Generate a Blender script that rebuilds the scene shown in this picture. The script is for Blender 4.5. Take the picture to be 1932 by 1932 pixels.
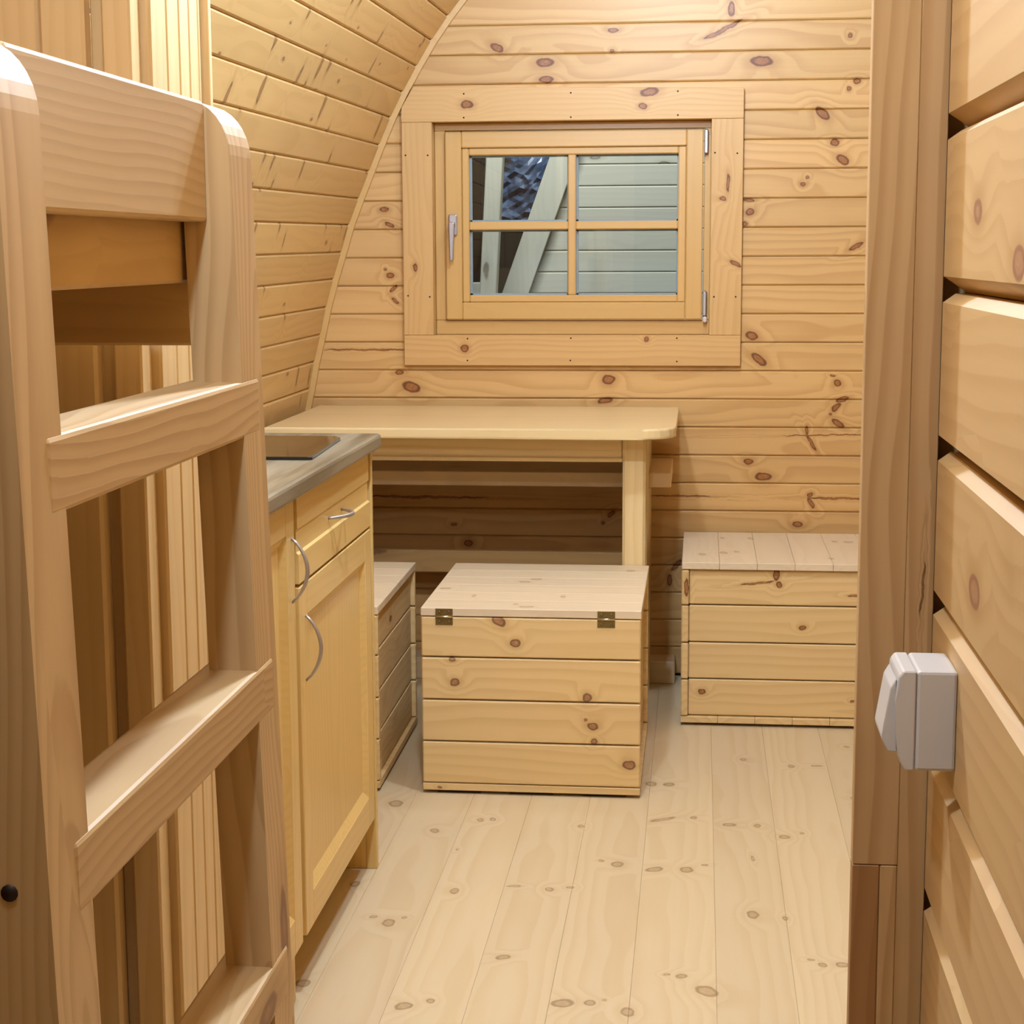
import bpy, bmesh, math, random
from mathutils import Vector, Matrix
random.seed(7)
for o in list(bpy.data.objects): bpy.data.objects.remove(o, do_unlink=True)
scene = bpy.context.scene
COL = scene.collection

# ------------------------------------------------------------------ camera
EYE = 1.25; F = 3300.0; HALF = 966.0
_y = Vector((1322-HALF, 475-HALF, F)).normalized()          # world +Y seen in camera axes (right, down, forward)
_x = Vector((1, -0.0046, 0)); _x = (_x - _y*_x.dot(_y)).normalized()
_z = _x.cross(_y)
if _z.y > 0: _z = -_z
ROT = Matrix((_x, _y, _z))
CAM = Vector((0, 0, EYE))
right, down, fwd = ROT.col[0], ROT.col[1], ROT.col[2]
cm = Matrix.Identity(4)
for i in range(3):
    cm[i][0] = right[i]; cm[i][1] = -down[i]; cm[i][2] = -fwd[i]; cm[i][3] = CAM[i]
cd = bpy.data.cameras.new('camera'); cam = bpy.data.objects.new('camera', cd); COL.objects.link(cam)
cam.matrix_world = cm
cd.sensor_width = 36; cd.lens = F/1932*36; cd.clip_start = 0.02
scene.camera = cam
def ray(u, v): return ROT @ Vector((u-HALF, v-HALF, F))
def onX(u, v, x): d = ray(u, v); return CAM + d*(x/d.x)
def onY(u, v, y): d = ray(u, v); return CAM + d*(y/d.y)
def onZ(u, v, z): d = ray(u, v); return CAM + d*((z-EYE)/d.z)

# ------------------------------------------------------------------ world and lights
w = bpy.data.worlds.new('world'); scene.world = w; w.use_nodes = True
w.node_tree.nodes['Background'].inputs[0].default_value = (0.55, 0.62, 0.72, 1)
w.node_tree.nodes['Background'].inputs[1].default_value = 0.02
def lamp(name, loc, power, radius, col):
    l = bpy.data.lights.new(name, 'POINT'); l.energy = power; l.shadow_soft_size = radius; l.color = col
    o = bpy.data.objects.new(name, l); o.location = loc; COL.objects.link(o); return o
WARM = (0.785, 1.02, 1.40)                                  # neutral-white lamps as the photograph balances them
lamp('ceiling_and_fill_light', (-0.34, 2.43, 2.03), 56, 0.035, WARM)
lamp('ceiling_and_fill_light', (-0.06, 4.40, 2.20), 11, 0.04, WARM)
lamp('ceiling_and_fill_light', (-0.08, 3.45, 2.20), 44, 0.05, WARM)  # added fill lamp, brightens the chests, table and far floor
lamp('ceiling_and_fill_light', (-0.33, 0.95, 2.00), 25, 0.04, WARM)
al = bpy.data.lights.new('workshop_lamp_light', 'AREA'); al.energy = 58; al.shape = 'RECTANGLE'; al.size = 1.2; al.size_y = 0.12
al.color = (0.97, 1.0, 1.02)
ao = bpy.data.objects.new('workshop_lamp_light', al); COL.objects.link(ao)
ao.location = (-0.6, 5.75, 2.9); ao.rotation_euler = (math.radians(28), 0, 0)
scene.view_settings.view_transform = 'Standard'; scene.view_settings.look = 'None'
scene.view_settings.exposure = 0.0; scene.view_settings.gamma = 1.0
scene.view_settings.use_curve_mapping = False

# ------------------------------------------------------------------ materials
class NT:
    def __init__(s, name):
        s.m = bpy.data.materials.new(name); s.m.use_nodes = True; s.t = s.m.node_tree; s.n = s.t.nodes
        s.b = s.n['Principled BSDF']
    def node(s, t, **kw):
        n = s.n.new(t)
        for k, v in kw.items(): setattr(n, k, v)
        return n
    def put(s, sock, v):
        if isinstance(v, bpy.types.NodeSocket): s.t.links.new(v, sock)
        elif v is not None: sock.default_value = v
    def math(s, op, a, b=None, c=None, clamp=False):
        n = s.node('ShaderNodeMath', operation=op, use_clamp=clamp)
        for i, v in enumerate((a, b, c)):
            if v is not None: s.put(n.inputs[i], v)
        return n.outputs[0]
    def vm(s, op, a, b=None):
        n = s.node('ShaderNodeVectorMath', operation=op); s.put(n.inputs[0], a)
        if b is not None: s.put(n.inputs[1], b)
        return n.outputs['Value'] if op == 'LENGTH' else n.outputs[0]
    def comb(s, x, y, z):
        n = s.node('ShaderNodeCombineXYZ')
        for i, v in enumerate((x, y, z)): s.put(n.inputs[i], v)
        return n.outputs[0]
    def noise(s, v, scale=1.0, detail=2.0, rough=0.5):
        n = s.node('ShaderNodeTexNoise'); s.put(n.inputs['Vector'], v)
        n.inputs['Scale'].default_value = scale; n.inputs['Detail'].default_value = detail; n.inputs['Roughness'].default_value = rough
        return n.outputs['Fac']
    def mix(s, f, a, b):
        n = s.node('ShaderNodeMix', data_type='RGBA'); s.put(n.inputs[0], f); s.put(n.inputs[6], a); s.put(n.inputs[7], b)
        return n.outputs[2]
    def rng(s, v, a, b, c=0.0, d=1.0, smooth=True):
        n = s.node('ShaderNodeMapRange', interpolation_type='SMOOTHSTEP' if smooth else 'LINEAR'); n.clamp = True
        s.put(n.inputs[0], v)
        for i, q in enumerate((a, b, c, d)): n.inputs[i+1].default_value = q
        return n.outputs[0]
def c4(c): return (c[0], c[1], c[2], 1.0)

def px_knots(lst, plane, d):
    """ellipses measured on the photograph -> ellipses on a wall ('Y') or floor/lid ('Z') plane"""
    out = []
    P = {'Y': lambda u, v: onY(u, v, d), 'Z': lambda u, v: onZ(u, v, d)}[plane]
    for k in lst:
        u, v, rx, ry = k[0], k[1], k[2], k[3] if len(k) > 3 else k[2]
        th = math.radians(k[4]) if len(k) > 4 else 0
        c = P(u, v); a = P(u+rx*math.cos(th), v+rx*math.sin(th))-c; b = P(u-ry*math.sin(th), v+ry*math.cos(th))-c
        out.append((c, a, b, plane))
    return out

def wood(name, light, dark, rough=0.5, ring=70.0, ringmix=0.55, streak=0.35, var=0.12, rnd=None, knots=None,
         kmid=(0.30, 0.100, 0.020), kdark=(0.125, 0.034, 0.006), kstr=0.9, spec=0.4, khalo=0.35, bump=0.07):
    light = (light[0]*0.95, light[1]*0.935, light[2]*0.86); dark = (dark[0]*0.95, dark[1]*0.92, dark[2]*0.82)
    g = NT(name)
    tc = g.node('ShaderNodeTexCoord').outputs['Object']
    r = g.node('ShaderNodeObjectInfo').outputs['Random']
    off = g.comb(g.math('MULTIPLY', r, 41.7), g.math('MULTIPLY', r, 13.3), g.math('MULTIPLY', r, 7.9))
    V = g.vm('ADD', tc, off)
    sp = g.node('ShaderNodeSeparateXYZ'); g.put(sp.inputs[0], tc); x, y, z = sp.outputs
    # ---- knots
    kd = None
    if knots:
        pos = g.node('ShaderNodeNewGeometry').outputs['Position']
        wob = g.node('ShaderNodeTexNoise'); wob.inputs['Scale'].default_value = 45; g.put(wob.inputs['Vector'], pos)
        wv = g.vm('SUBTRACT', wob.outputs['Color'], (0.5, 0.5, 0.5)); ws = g.node('ShaderNodeVectorMath', operation='SCALE')
        g.put(ws.inputs[0], wv); ws.inputs['Scale'].default_value = 0.010
        pos = g.vm('ADD', pos, ws.outputs[0])
        for c, a, b, plane in knots:
            mp = g.node('ShaderNodeMapping', vector_type='TEXTURE'); g.put(mp.inputs['Vector'], pos)
            if plane == 'Y':
                ang = -math.atan2(a.z, a.x); mp.inputs['Rotation'].default_value = (0, ang, 0)
                mp.inputs['Scale'].default_value = (max(a.length, 1e-3), 1e3, max(b.length, 1e-3))
            else:
                ang = math.atan2(a.y, a.x); mp.inputs['Rotation'].default_value = (0, 0, ang)
                mp.inputs['Scale'].default_value = (max(a.length, 1e-3), max(b.length, 1e-3), 1e3)
            mp.inputs['Location'].default_value = c
            l = g.vm('LENGTH', mp.outputs[0])
            kd = l if kd is None else g.math('MINIMUM', kd, l)
    if rnd:
        for q in rnd:
            cx, cy, thr, occ = q[:4]; solid = len(q) > 4      # solid: knots through the whole timber, else streaks across the face
            vo = g.node('ShaderNodeTexVoronoi', voronoi_dimensions='3D' if solid else '2D', feature='F1')
            vo.inputs['Scale'].default_value = 1.0
            wn = g.noise(V, 30, 2)
            wx = g.math('MULTIPLY', g.math('SUBTRACT', wn, 0.5), 0.012)
            g.put(vo.inputs['Vector'], g.comb(g.math('ADD', g.math('DIVIDE', g.math('ADD', x, wx), cx), g.math('MULTIPLY', r, 91.0)),
                                              g.math('ADD', g.math('DIVIDE', g.math('ADD', y, wx), cy), g.math('MULTIPLY', r, 37.0)), g.math('DIVIDE', z, cy) if solid else 0.0))
            cs = g.node('ShaderNodeSeparateColor'); g.put(cs.inputs[0], vo.outputs['Color'])
            miss = g.math('MULTIPLY', g.math('GREATER_THAN', cs.outputs[0], occ), 20.0)
            size = g.math('MULTIPLY_ADD', cs.outputs[1], 0.7, 0.5)
            l = g.math('ADD', g.math('DIVIDE', g.math('DIVIDE', vo.outputs['Distance'], thr), size), miss)
            kd = l if kd is None else g.math('MINIMUM', kd, l)
    # ---- growth rings cut along the board
    n1 = g.noise(g.vm('MULTIPLY', V, (1.5, 5.0, 5.0)), 1.0, 2)
    f1 = g.math('FRACT', g.math('MULTIPLY', r, 7.31)); f2 = g.math('FRACT', g.math('MULTIPLY', r, 23.7))
    ay = g.math('MULTIPLY_ADD', g.math('SUBTRACT', f1, 0.5), 0.12, y)
    bz = g.math('ADD', z, g.math('MULTIPLY_ADD', f2, 0.06, 0.03))
    rr = g.math('SQRT', g.math('ADD', g.math('MULTIPLY', ay, ay), g.math('MULTIPLY', bz, bz)))
    ph = g.math('ADD', rr, g.math('MULTIPLY', g.math('SUBTRACT', n1, 0.5), 0.07))
    ph = g.math('MULTIPLY', g.math('MULTIPLY_ADD', x, 0.008, ph), ring)
    if kd is not None:
        ph = g.math('ADD', ph, g.math('MULTIPLY', g.rng(kd, 5.0, 0.8), 1.2))
    fr = g.math('FRACT', ph)
    rv = g.math('MULTIPLY', g.rng(fr, 0.25, 0.88), g.rng(fr, 1.0, 0.90))
    n2 = g.noise(g.vm('MULTIPLY', V, (2.5, 75.0, 75.0)), 1.0, 3, 0.6)
    n3 = g.noise(g.vm('MULTIPLY', V, (0.9, 6.0, 6.0)), 1.0, 2)
    mf = g.math('MULTIPLY', rv, g.math('MULTIPLY', g.math('MULTIPLY_ADD', n3, 1.5, -0.15), ringmix))
    mf = g.math('ADD', mf, g.math('MULTIPLY', g.math('SUBTRACT', n2, 0.42), streak), clamp=True)
    col = g.mix(mf, c4(light), c4(dark))
    pink = (light[0]*0.96, light[1]*0.93, light[2]*0.98)
    col = g.mix(g.rng(n3, 0.35, 0.75, 0.0, 0.8), col, g.mix(0.5, col, c4(pink)))
    if kd is not None:
        col = g.mix(g.rng(kd, 2.6, 1.0, 0.0, khalo), col, c4((dark[0]*0.85, dark[1]*0.8, dark[2]*0.7)))
        kn = g.noise(g.vm('MULTIPLY', V, (160.0, 160.0, 160.0)), 1.0, 2)
        col = g.mix(g.math('MULTIPLY', g.rng(kd, 1.2, 0.85, 0.0, kstr), g.rng(kn, 0.2, 0.6, 0.6, 1.0)), col, c4(kmid))
        rim = g.math('MULTIPLY', g.rng(kd, 0.55, 0.85), g.rng(kd, 1.2, 0.95))
        col = g.mix(g.math('MULTIPLY', rim, kstr*0.85), col, c4(kdark))
    hsv = g.node('ShaderNodeHueSaturation'); g.put(hsv.inputs['Color'], col)
    g.put(hsv.inputs['Value'], g.math('MULTIPLY_ADD', r, var, 1.0-var/2))
    g.put(g.b.inputs['Base Color'], hsv.outputs[0])
    g.b.inputs['Roughness'].default_value = rough; g.b.inputs['Specular IOR Level'].default_value = spec
    bp = g.node('ShaderNodeBump'); bp.inputs['Strength'].default_value = bump; bp.inputs['Distance'].default_value = 0.0015
    g.put(bp.inputs['Height'], g.math('ADD', n2, mf)); g.put(g.b.inputs['Normal'], bp.outputs[0])
    return g.m

def plain(name, col, rough=0.5, metal=0.0, spec=0.5, noise=0.0, scale=40.0):
    g = NT(name)
    if noise:
        n = g.noise(g.node('ShaderNodeTexCoord').outputs['Object'], scale, 3)
        g.put(g.b.inputs['Base Color'], g.mix(n, c4([c*(1-noise) for c in col]), c4([min(1, c*(1+noise)) for c in col])))
    else: g.b.inputs['Base Color'].default_value = c4(col)
    g.b.inputs['Roughness'].default_value = rough; g.b.inputs['Metallic'].default_value = metal
    g.b.inputs['Specular IOR Level'].default_value = spec
    return g.m

WALL_KN = [(937,90,12,7,20),(1157,57,10,4),(1155,95,4,3),(1028,118,16,8),(1030,150,12,6),(1437,115,20,9),(1380,16,6,14),(1372,52,30,4,-28),
 (1345,66,18,3,-20),(1605,67,4,4),(1618,153,7,5),(1602,166,4,4),(1552,213,15,8,45),(1575,268,8,6),(1590,301,12,8,30),(1515,347,5,4),
 (1523,335,3,3),(1413,378,10,3),(1415,400,8,6),(1405,422,5,4),(1616,465,15,4,-30),(1418,633,12,7,20),(1432,678,17,7,35),(1572,708,5,2),
 (1580,723,7,6),(1148,716,11,8),(775,730,16,9,15),(753,703,8,4),(1141,756,13,5,-10),(1590,753,12,4,-15),(1578,768,10,5,-45),(1567,782,3,3),
 (1582,799,13,5,32),(1523,812,3,8),(1531,836,17,3,58),(1412,871,9,5),(1441,900,14,7),(1528,934,5,4,-45),(1531,950,10,4,60),(1505,989,9,5),
 (736,520,7,5),(727,508,3,3),(725,395,8,4),(735,424,9,4,30),(742,545,9,3,-45),(745,568,8,3,40),(856,990,5,3),(883,1025,8,6),
 (1153,970,8,4,-50),(1138,988,3,3),(1276,1067,13,4,-45),(1263,1095,4,10),
 (1560,821,75,1.0,-1),(1582,941,55,1.8,1),(1285,936,52,1.6,1),(690,660,75,1.4),(800,938,110,2.0,1),
 (881,197,11,7),(1225,173,17,8,-8),(1213,200,8,5),(877,658,7,7),(1220,640,4,4),(783,505,4,8),(1363,375,6,4),(1387,497,11,4,25),(1374,345,3,16)]
M = {}
PINE_L, PINE_D = (0.70, 0.435, 0.175), (0.46, 0.22, 0.055)
CASING_KN = WALL_KN[-9:]; WALL_KN = WALL_KN[:-9]
BANDS = [(-50, 180), (180, 480), (480, 740), (740, 880), (880, 1400)]       # photo rows: each band of boards carries its own knots
def wall_mat(v):
    for i, (a, b) in enumerate(BANDS):
        if a <= v < b:
            k = 'wall_back_%d' % i
            if k not in M:
                M[k] = wood('varnished_pine_back_wall', PINE_L, PINE_D, 0.42, 60, 0.62, 0.32, 0.14, knots=px_knots([q for q in WALL_KN if a-40 <= q[1] < b+40], 'Y', 5.095))
            return k
    return 'wall_back_0'
M['casing'] = wood('varnished_pine_casing', PINE_L, PINE_D, 0.42, 70, 0.4, 0.25, 0.06, knots=px_knots(CASING_KN, 'Y', 5.08))
M['wall_left'] = wood('varnished_spruce_side_wall', (0.70, 0.455, 0.185), (0.47, 0.25, 0.075), 0.45, 60, 0.35, 0.25, 0.12,
                      rnd=[(0.075, 0.24, 0.125, 0.30), (0.20, 0.09, 0.05, 0.35)], kmid=(0.30, 0.145, 0.05), kdark=(0.19, 0.085, 0.03), kstr=0.85)
M['log'] = wood('sanded_pine_log', (0.66, 0.44, 0.21), (0.47, 0.26, 0.09), 0.5, 45, 0.5, 0.25, 0.10, rnd=[(0.20, 0.10, 0.17, 0.4, 1)], kmid=(0.40, 0.20, 0.10), kdark=(0.30, 0.13, 0.06))
FLOOR_KN = [(747,1516,12,6),(906,1547,6,3),(930,1546,6,3),(1096,1559,6,2.5),(820,1567,8,4),(1250,1546,22,2.5,-10),(1309,1543,7,2.5),(1375,1556,12,3),
 (1429,1558,6,3),(1480,1579,10,3.5),(1513,1572,5,2),(858,1681,8,5),(970,1672,12,1.5),(1076,1674,7,2),(1036,1678,8,4),(1135,1624,5,2),(1165,1631,11,5),
 (1235,1640,15,4,-10),(1295,1641,12,5),(1330,1632,6,1.5),(733,1741,11,7),(704,1730,7,2.5),(763,1731,5,2),(949,1806,14,3.5,-10),(1420,1726,10,7),
 (1482,1733,5,3.5),(1530,1811,6,2),(1552,1821,8,4),(1590,1820,11,4.5),(761,1898,16,6,-15),(811,1888,7,4),(1062,1893,20,7,-10),(1113,1892,10,5),
 (1140,1886,4,1.5),(1183,1909,12,8),(1257,1838,6,2),(1285,1842,10,4),(1333,1870,18,8,30),(1262,1480,10,3),(1228,1479,10,4),(1402,1433,6,2.5),
 (1493,1446,6,2.5),(1540,1445,10,1.5),(1597,1409,5,2),(1610,1506,6,2),(572,1855,14,7),(670,1668,9,5),(862,1603,3,2),(1420,1620,3,5)]
def floor_mat(x0, x1):
    ks = [q for q in px_knots(FLOOR_KN, 'Z', 0.0) if x0-0.02 < q[0].x < x1+0.02]
    k = 'floor_%d' % len(M)
    M[k] = wood('raw_spruce_floor', (0.66, 0.53, 0.35), (0.55, 0.39, 0.20), 0.55, 50, 0.55, 0.26, 0.10, knots=ks or None,
                rnd=None if ks else [(0.2, 0.12, 0.05, 0.4)], kmid=(0.36, 0.23, 0.11), kdark=(0.24, 0.14, 0.06), kstr=0.62, khalo=0.12)
    return k
CH_KN = [(972,1214,9,7),(940,1171,14,8,40),(1012,1160,12,4),(858,1288,9,7),(852,1245,6,4),(1108,1316,8,8),(1118,1371,10,7),(1105,1358,3,3),(1121,1400,6,5),(1187,1444,11,8),(830,1486,4,2)]
CH = ((0.77, 0.555, 0.275), (0.55, 0.33, 0.11))
M['chest_a'] = wood('pine_chest_slat', *CH, 0.5, 45, 0.55, 0.2, 0.06, knots=px_knots(CH_KN, 'Y', 3.905), kmid=(0.33, 0.14, 0.06), kdark=(0.16, 0.07, 0.025))
CB_KN = [(1465,1085,5,13),(1470,1105,6,5),(1515,1186,6,4),(1324,1307,7,5),(1612,1126,10,2),(1609,1325,4,2),(1295,1108,4,16),(1430,1102,30,2,-6)]
M['chest_b'] = wood('pine_chest_slat_knotty', *CH, 0.5, 45, 0.55, 0.2, 0.06, knots=px_knots(CB_KN, 'Y', 4.553))
M['chest_c'] = wood('pine_chest_slat_random_knots', *CH, 0.5, 45, 0.5, 0.2, 0.08, rnd=[(0.2, 0.10, 0.14, 0.5, 1)])  # same slat colours as the other chests, knots scattered at random
LID_KN = [(840,1110,10,1.5),(895,1124,4,2),(1012,1093,11,1.5),(990,1098,10,1.5),(1190,1077,8,1.5),(1063,1126,4,2),(993,1145,13,1.5),(974,1140,5,1.2),
 (1362,1015,4,1.5),(1416,1016,5,1.5),(1365,1043,7,2),(1390,1041,5,1.5),(1325,1046,6,2),(1575,1022,5,1.5),(1600,1023,8,1.5),(1568,1054,5,1.5)]
M['lid'] = wood('raw_spruce_lid', (0.77, 0.63, 0.45), (0.64, 0.47, 0.29), 0.6, 50, 0.3, 0.18, 0.06, knots=px_knots(LID_KN, 'Z', 0.442),
                kmid=(0.45, 0.32, 0.18), kdark=(0.35, 0.23, 0.12), kstr=0.6, khalo=0.1)
M['cabinet'] = wood('lacquered_pine_cabinet', (0.74, 0.51, 0.19), (0.57, 0.35, 0.10), 0.35, 60, 0.4, 0.22, 0.07)
M['table'] = wood('lacquered_pine_table', (0.80, 0.62, 0.345), (0.60, 0.41, 0.17), 0.30, 45, 0.55, 0.3, 0.05)
M['ledge'] = wood('spruce_ledge_lit_tone', (0.78, 0.58, 0.36), (0.60, 0.40, 0.20), 0.55, 50, 0.3, 0.2, 0.06, rnd=[(0.25, 0.12, 0.10, 0.5, 1)])  # wood paled to stand in for light on the ledge top
M['ladder'] = wood('planed_pine_ladder', (0.66, 0.45, 0.225), (0.40, 0.215, 0.07), 0.5, 105, 0.75, 0.26, 0.06, rnd=[(0.35, 0.12, 0.15, 0.24, 1)], kmid=(0.35, 0.17, 0.07), kdark=(0.22, 0.10, 0.04))
M['ladder_rail'] = wood('planed_pine_clear', (0.66, 0.45, 0.225), (0.42, 0.235, 0.08), 0.5, 95, 0.6, 0.24, 0.04)
M['bunk'] = wood('pine_bunk_board', (0.68, 0.43, 0.17), (0.48, 0.26, 0.08), 0.5, 40, 0.4, 0.2, 0.06, rnd=[(0.25, 0.10, 0.20, 0.5, 1)], kmid=(0.40, 0.20, 0.07), kdark=(0.26, 0.12, 0.04))
M['wardrobe'] = wood('pine_wardrobe_board', (0.72, 0.505, 0.25), (0.54, 0.33, 0.12), 0.5, 60, 0.4, 0.25, 0.08)
M['post'] = wood('pine_door_casing', (0.62, 0.40, 0.195), (0.38, 0.195, 0.06), 0.5, 60, 0.8, 0.45, 0.05,
                 knots=px_knots([(1741,1110,2.2,48,2)], 'Y', 1.6), kmid=(0.20, 0.09, 0.03))
M['post_dark'] = wood('reddish_pine_lamella', (0.42, 0.22, 0.085), (0.28, 0.12, 0.035), 0.5, 70, 0.6, 0.3, 0.04)
M['sash'] = wood('lacquered_window_pine', (0.68, 0.42, 0.15), (0.55, 0.30, 0.085), 0.35, 60, 0.25, 0.15, 0.05)
M['outside_board'] = wood('grey_white_board', (0.58, 0.575, 0.50), (0.44, 0.43, 0.36), 0.6, 45, 0.3, 0.15, 0.06, rnd=[(0.25, 0.09, 0.14, 0.5, 1)], kmid=(0.25, 0.22, 0.17), kdark=(0.12, 0.10, 0.08), kstr=0.7)
M['dark'] = plain('dark_board_backing', (0.05, 0.022, 0.008), 0.9)
M['white'] = plain('white_plastic', (0.62, 0.585, 0.55), 0.35, 0, 0.5)
M['steel'] = plain('brushed_nickel', (0.47, 0.42, 0.40), 0.42, 0.85)
M['brass'] = plain('antique_brass', (0.22, 0.16, 0.06), 0.42, 0.8, 0.5, 0.5, 160)
M['brass_pin'] = plain('polished_brass', (0.75, 0.66, 0.45), 0.25, 1.0)
M['screw'] = plain('dark_screw', (0.035, 0.02, 0.012), 0.5, 0.6)
M['hob'] = plain('black_ceramic_glass', (0.008, 0.007, 0.006), 0.06, 0, 0.6)
M['concrete'] = plain('workshop_concrete', (0.10, 0.105, 0.10), 0.8, 0, 0.3, 0.4, 6)
M['workshop_wall'] = plain('dark_workshop_wall', (0.045, 0.045, 0.04), 0.8, 0, 0.3, 0.5, 3)
M['shell'] = wood('pine_lining_board', (0.66, 0.42, 0.18), (0.50, 0.27, 0.085), 0.55, 60, 0.35, 0.25, 0.1)
def laminate():
    g = NT('grey_oak_laminate'); tc = g.node('ShaderNodeTexCoord').outputs['Object']
    n = g.noise(g.vm('MULTIPLY', tc, (2.0, 26.0, 26.0)), 1, 4, 0.6); n2 = g.noise(g.vm('MULTIPLY', tc, (9.0, 60.0, 60.0)), 1, 3)
    n3 = g.noise(g.vm('MULTIPLY', tc, (0.6, 9.0, 9.0)), 1, 1)
    col = g.mix(g.rng(n, 0.35, 0.7), c4((0.26, 0.205, 0.125)), c4((0.115, 0.083, 0.04)))
    col = g.mix(g.rng(n2, 0.55, 0.75, 0, 0.35), col, c4((0.14, 0.11, 0.07)))
    col = g.mix(g.rng(n3, 0.55, 0.62, 0, 0.35), col, c4((0.36, 0.32, 0.24)))
    g.put(g.b.inputs['Base Color'], col); g.b.inputs['Roughness'].default_value = 0.45; return g.m
M['laminate'] = laminate()
def glass():
    g = NT('window_glass'); t = g.node('ShaderNodeBsdfTransparent'); gl = g.node('ShaderNodeBsdfGlossy'); gl.inputs['Roughness'].default_value = 0.01
    t.inputs[0].default_value = (0.93, 0.96, 0.96, 1)
    fr = g.node('ShaderNodeFresnel'); fr.inputs[0].default_value = 1.45
    mx = g.node('ShaderNodeMixShader'); g.put(mx.inputs[0], fr.outputs[0]); g.put(mx.inputs[1], t.outputs[0]); g.put(mx.inputs[2], gl.outputs[0])
    g.put(g.n['Material Output'].inputs['Surface'], mx.outputs[0]); return g.m
M['glass'] = glass()
def film():
    g = NT('blue_plastic_film'); n = g.noise(g.node('ShaderNodeTexCoord').outputs['Object'], 9, 3)
    g.put(g.b.inputs['Base Color'], g.mix(g.rng(n, 0.35, 0.65), c4((0.10, 0.17, 0.32)), c4((0.34, 0.46, 0.66))))
    g.b.inputs['Roughness'].default_value = 0.22; g.b.inputs['Specular IOR Level'].default_value = 0.8; return g.m
M['film'] = film()

# ------------------------------------------------------------------ mesh helpers
WM = {}                                                    # world matrix of every object made here
def link(name, me, W, parent=None, mat=None):
    o = bpy.data.objects.new(name, me); COL.objects.link(o)
    if mat is not None and me is not None and not me.materials: me.materials.append(M[mat])
    WM[o] = W
    if parent is not None: o.parent = parent; o.matrix_basis = WM[parent].inverted() @ W
    else: o.matrix_basis = W
    return o
def to_mesh(name, bm, smooth=False):
    bmesh.ops.recalc_face_normals(bm, faces=bm.faces)
    me = bpy.data.meshes.new(name); bm.to_mesh(me); bm.free()
    if smooth:
        for p in me.polygons: p.use_smooth = True
    return me
def thing(name, loc=(0, 0, 0), label=None, cat=None, group=None, kind=None):
    o = link(name, None, Matrix.Translation(loc)); tag(o, label, cat, group, kind); return o
def tag(o, label=None, cat=None, group=None, kind=None):
    if label: o['label'] = label
    if cat: o['category'] = cat
    if group: o['group'] = group
    if kind: o['kind'] = kind
    return o
AX = {'X': Matrix.Identity(3), 'Y': Matrix.Rotation(math.pi/2, 3, 'Z'), 'Z': Matrix(((0, 0, -1), (0, 1, 0), (1, 0, 0)))}
def box_bm(dx, dy, dz, ch=0.0, seg=1):
    bm = bmesh.new(); bmesh.ops.create_cube(bm, size=1.0)
    for v in bm.verts: v.co = Vector((v.co.x*dx, v.co.y*dy, v.co.z*dz))
    if ch > 0: bmesh.ops.bevel(bm, geom=list(bm.edges), offset=ch, segments=seg, affect='EDGES', profile=0.5)
    return bm
def bar(name, x0, x1, y0, y1, z0, z1, mat, parent=None, axis='X', ch=0.002, seg=1, smooth=False):
    """box between world limits; the grain runs along `axis`"""
    A = AX[axis]; d = A.transposed() @ Vector((x1-x0, y1-y0, z1-z0)); d = Vector((abs(d.x), abs(d.y), abs(d.z)))
    me = to_mesh(name, box_bm(d.x, d.y, d.z, min(ch, min(d)*0.45), seg), smooth)
    W = Matrix.Translation(((x0+x1)/2, (y0+y1)/2, (z0+z1)/2)) @ A.to_4x4()
    return link(name, me, W, parent, mat)
def prism(name, pts, t0, t1, axis, mat, parent=None, grain=None, ch=0.0):
    """polygon in the plane across `axis` (X: (y,z), Y: (x,z), Z: (x,y)) pushed along it"""
    grain = grain or axis; A = AX[grain]
    def P(p, t): return {'X': (t, p[0], p[1]), 'Y': (p[0], t, p[1]), 'Z': (p[0], p[1], t)}[axis]
    bm = bmesh.new(); a = [bm.verts.new(P(p, t0)) for p in pts]; b = [bm.verts.new(P(p, t1)) for p in pts]
    bm.faces.new(a); bm.faces.new(b[::-1]); n = len(pts)
    for i in range(n): bm.faces.new((a[i], b[i], b[(i+1) % n], a[(i+1) % n]))
    c = sum((v.co for v in bm.verts), Vector())/len(bm.verts)
    Ai = A.transposed()
    for v in bm.verts: v.co = Ai @ (v.co-c)
    if ch: bmesh.ops.bevel(bm, geom=list(bm.edges), offset=ch, segments=1, affect='EDGES')
    return link(name, to_mesh(name, bm), Matrix.Translation(c) @ A.to_4x4(), parent, mat)
def tube(name, pts, rad, mat, parent=None, n=10):
    """round bar along points; rad is one radius or one for each point"""
    pts = [Vector(p) for p in pts]; c = sum(pts, Vector())/len(pts); bm = bmesh.new(); rings = []
    for i, p in enumerate(pts):
        t = (pts[min(i+1, len(pts)-1)]-pts[max(i-1, 0)]).normalized()
        u = t.orthogonal().normalized() if i == 0 else (u-t*u.dot(t)).normalized()
        q = t.cross(u); r = rad[i] if isinstance(rad, (list, tuple)) else rad
        rings.append([bm.verts.new(p-c+u*r*math.cos(2*math.pi*k/n)+q*r*math.sin(2*math.pi*k/n)) for k in range(n)])
    for a, b in zip(rings, rings[1:]):
        for k in range(n): bm.faces.new((a[k], a[(k+1) % n], b[(k+1) % n], b[k]))
    bm.faces.new(rings[0][::-1]); bm.faces.new(rings[-1])
    return link(name, to_mesh(name, bm, True), Matrix.Translation(c), parent, mat)
def disc(name, c, r, normal, depth, mat, parent, n=10):
    nrm = Vector(normal).normalized()
    return tube(name, [Vector(c)-nrm*depth, Vector(c)+nrm*0.0008], r, mat, parent, n)

# ================================================================== the setting
WY = 5.10                                                  # back wall plane
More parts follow.
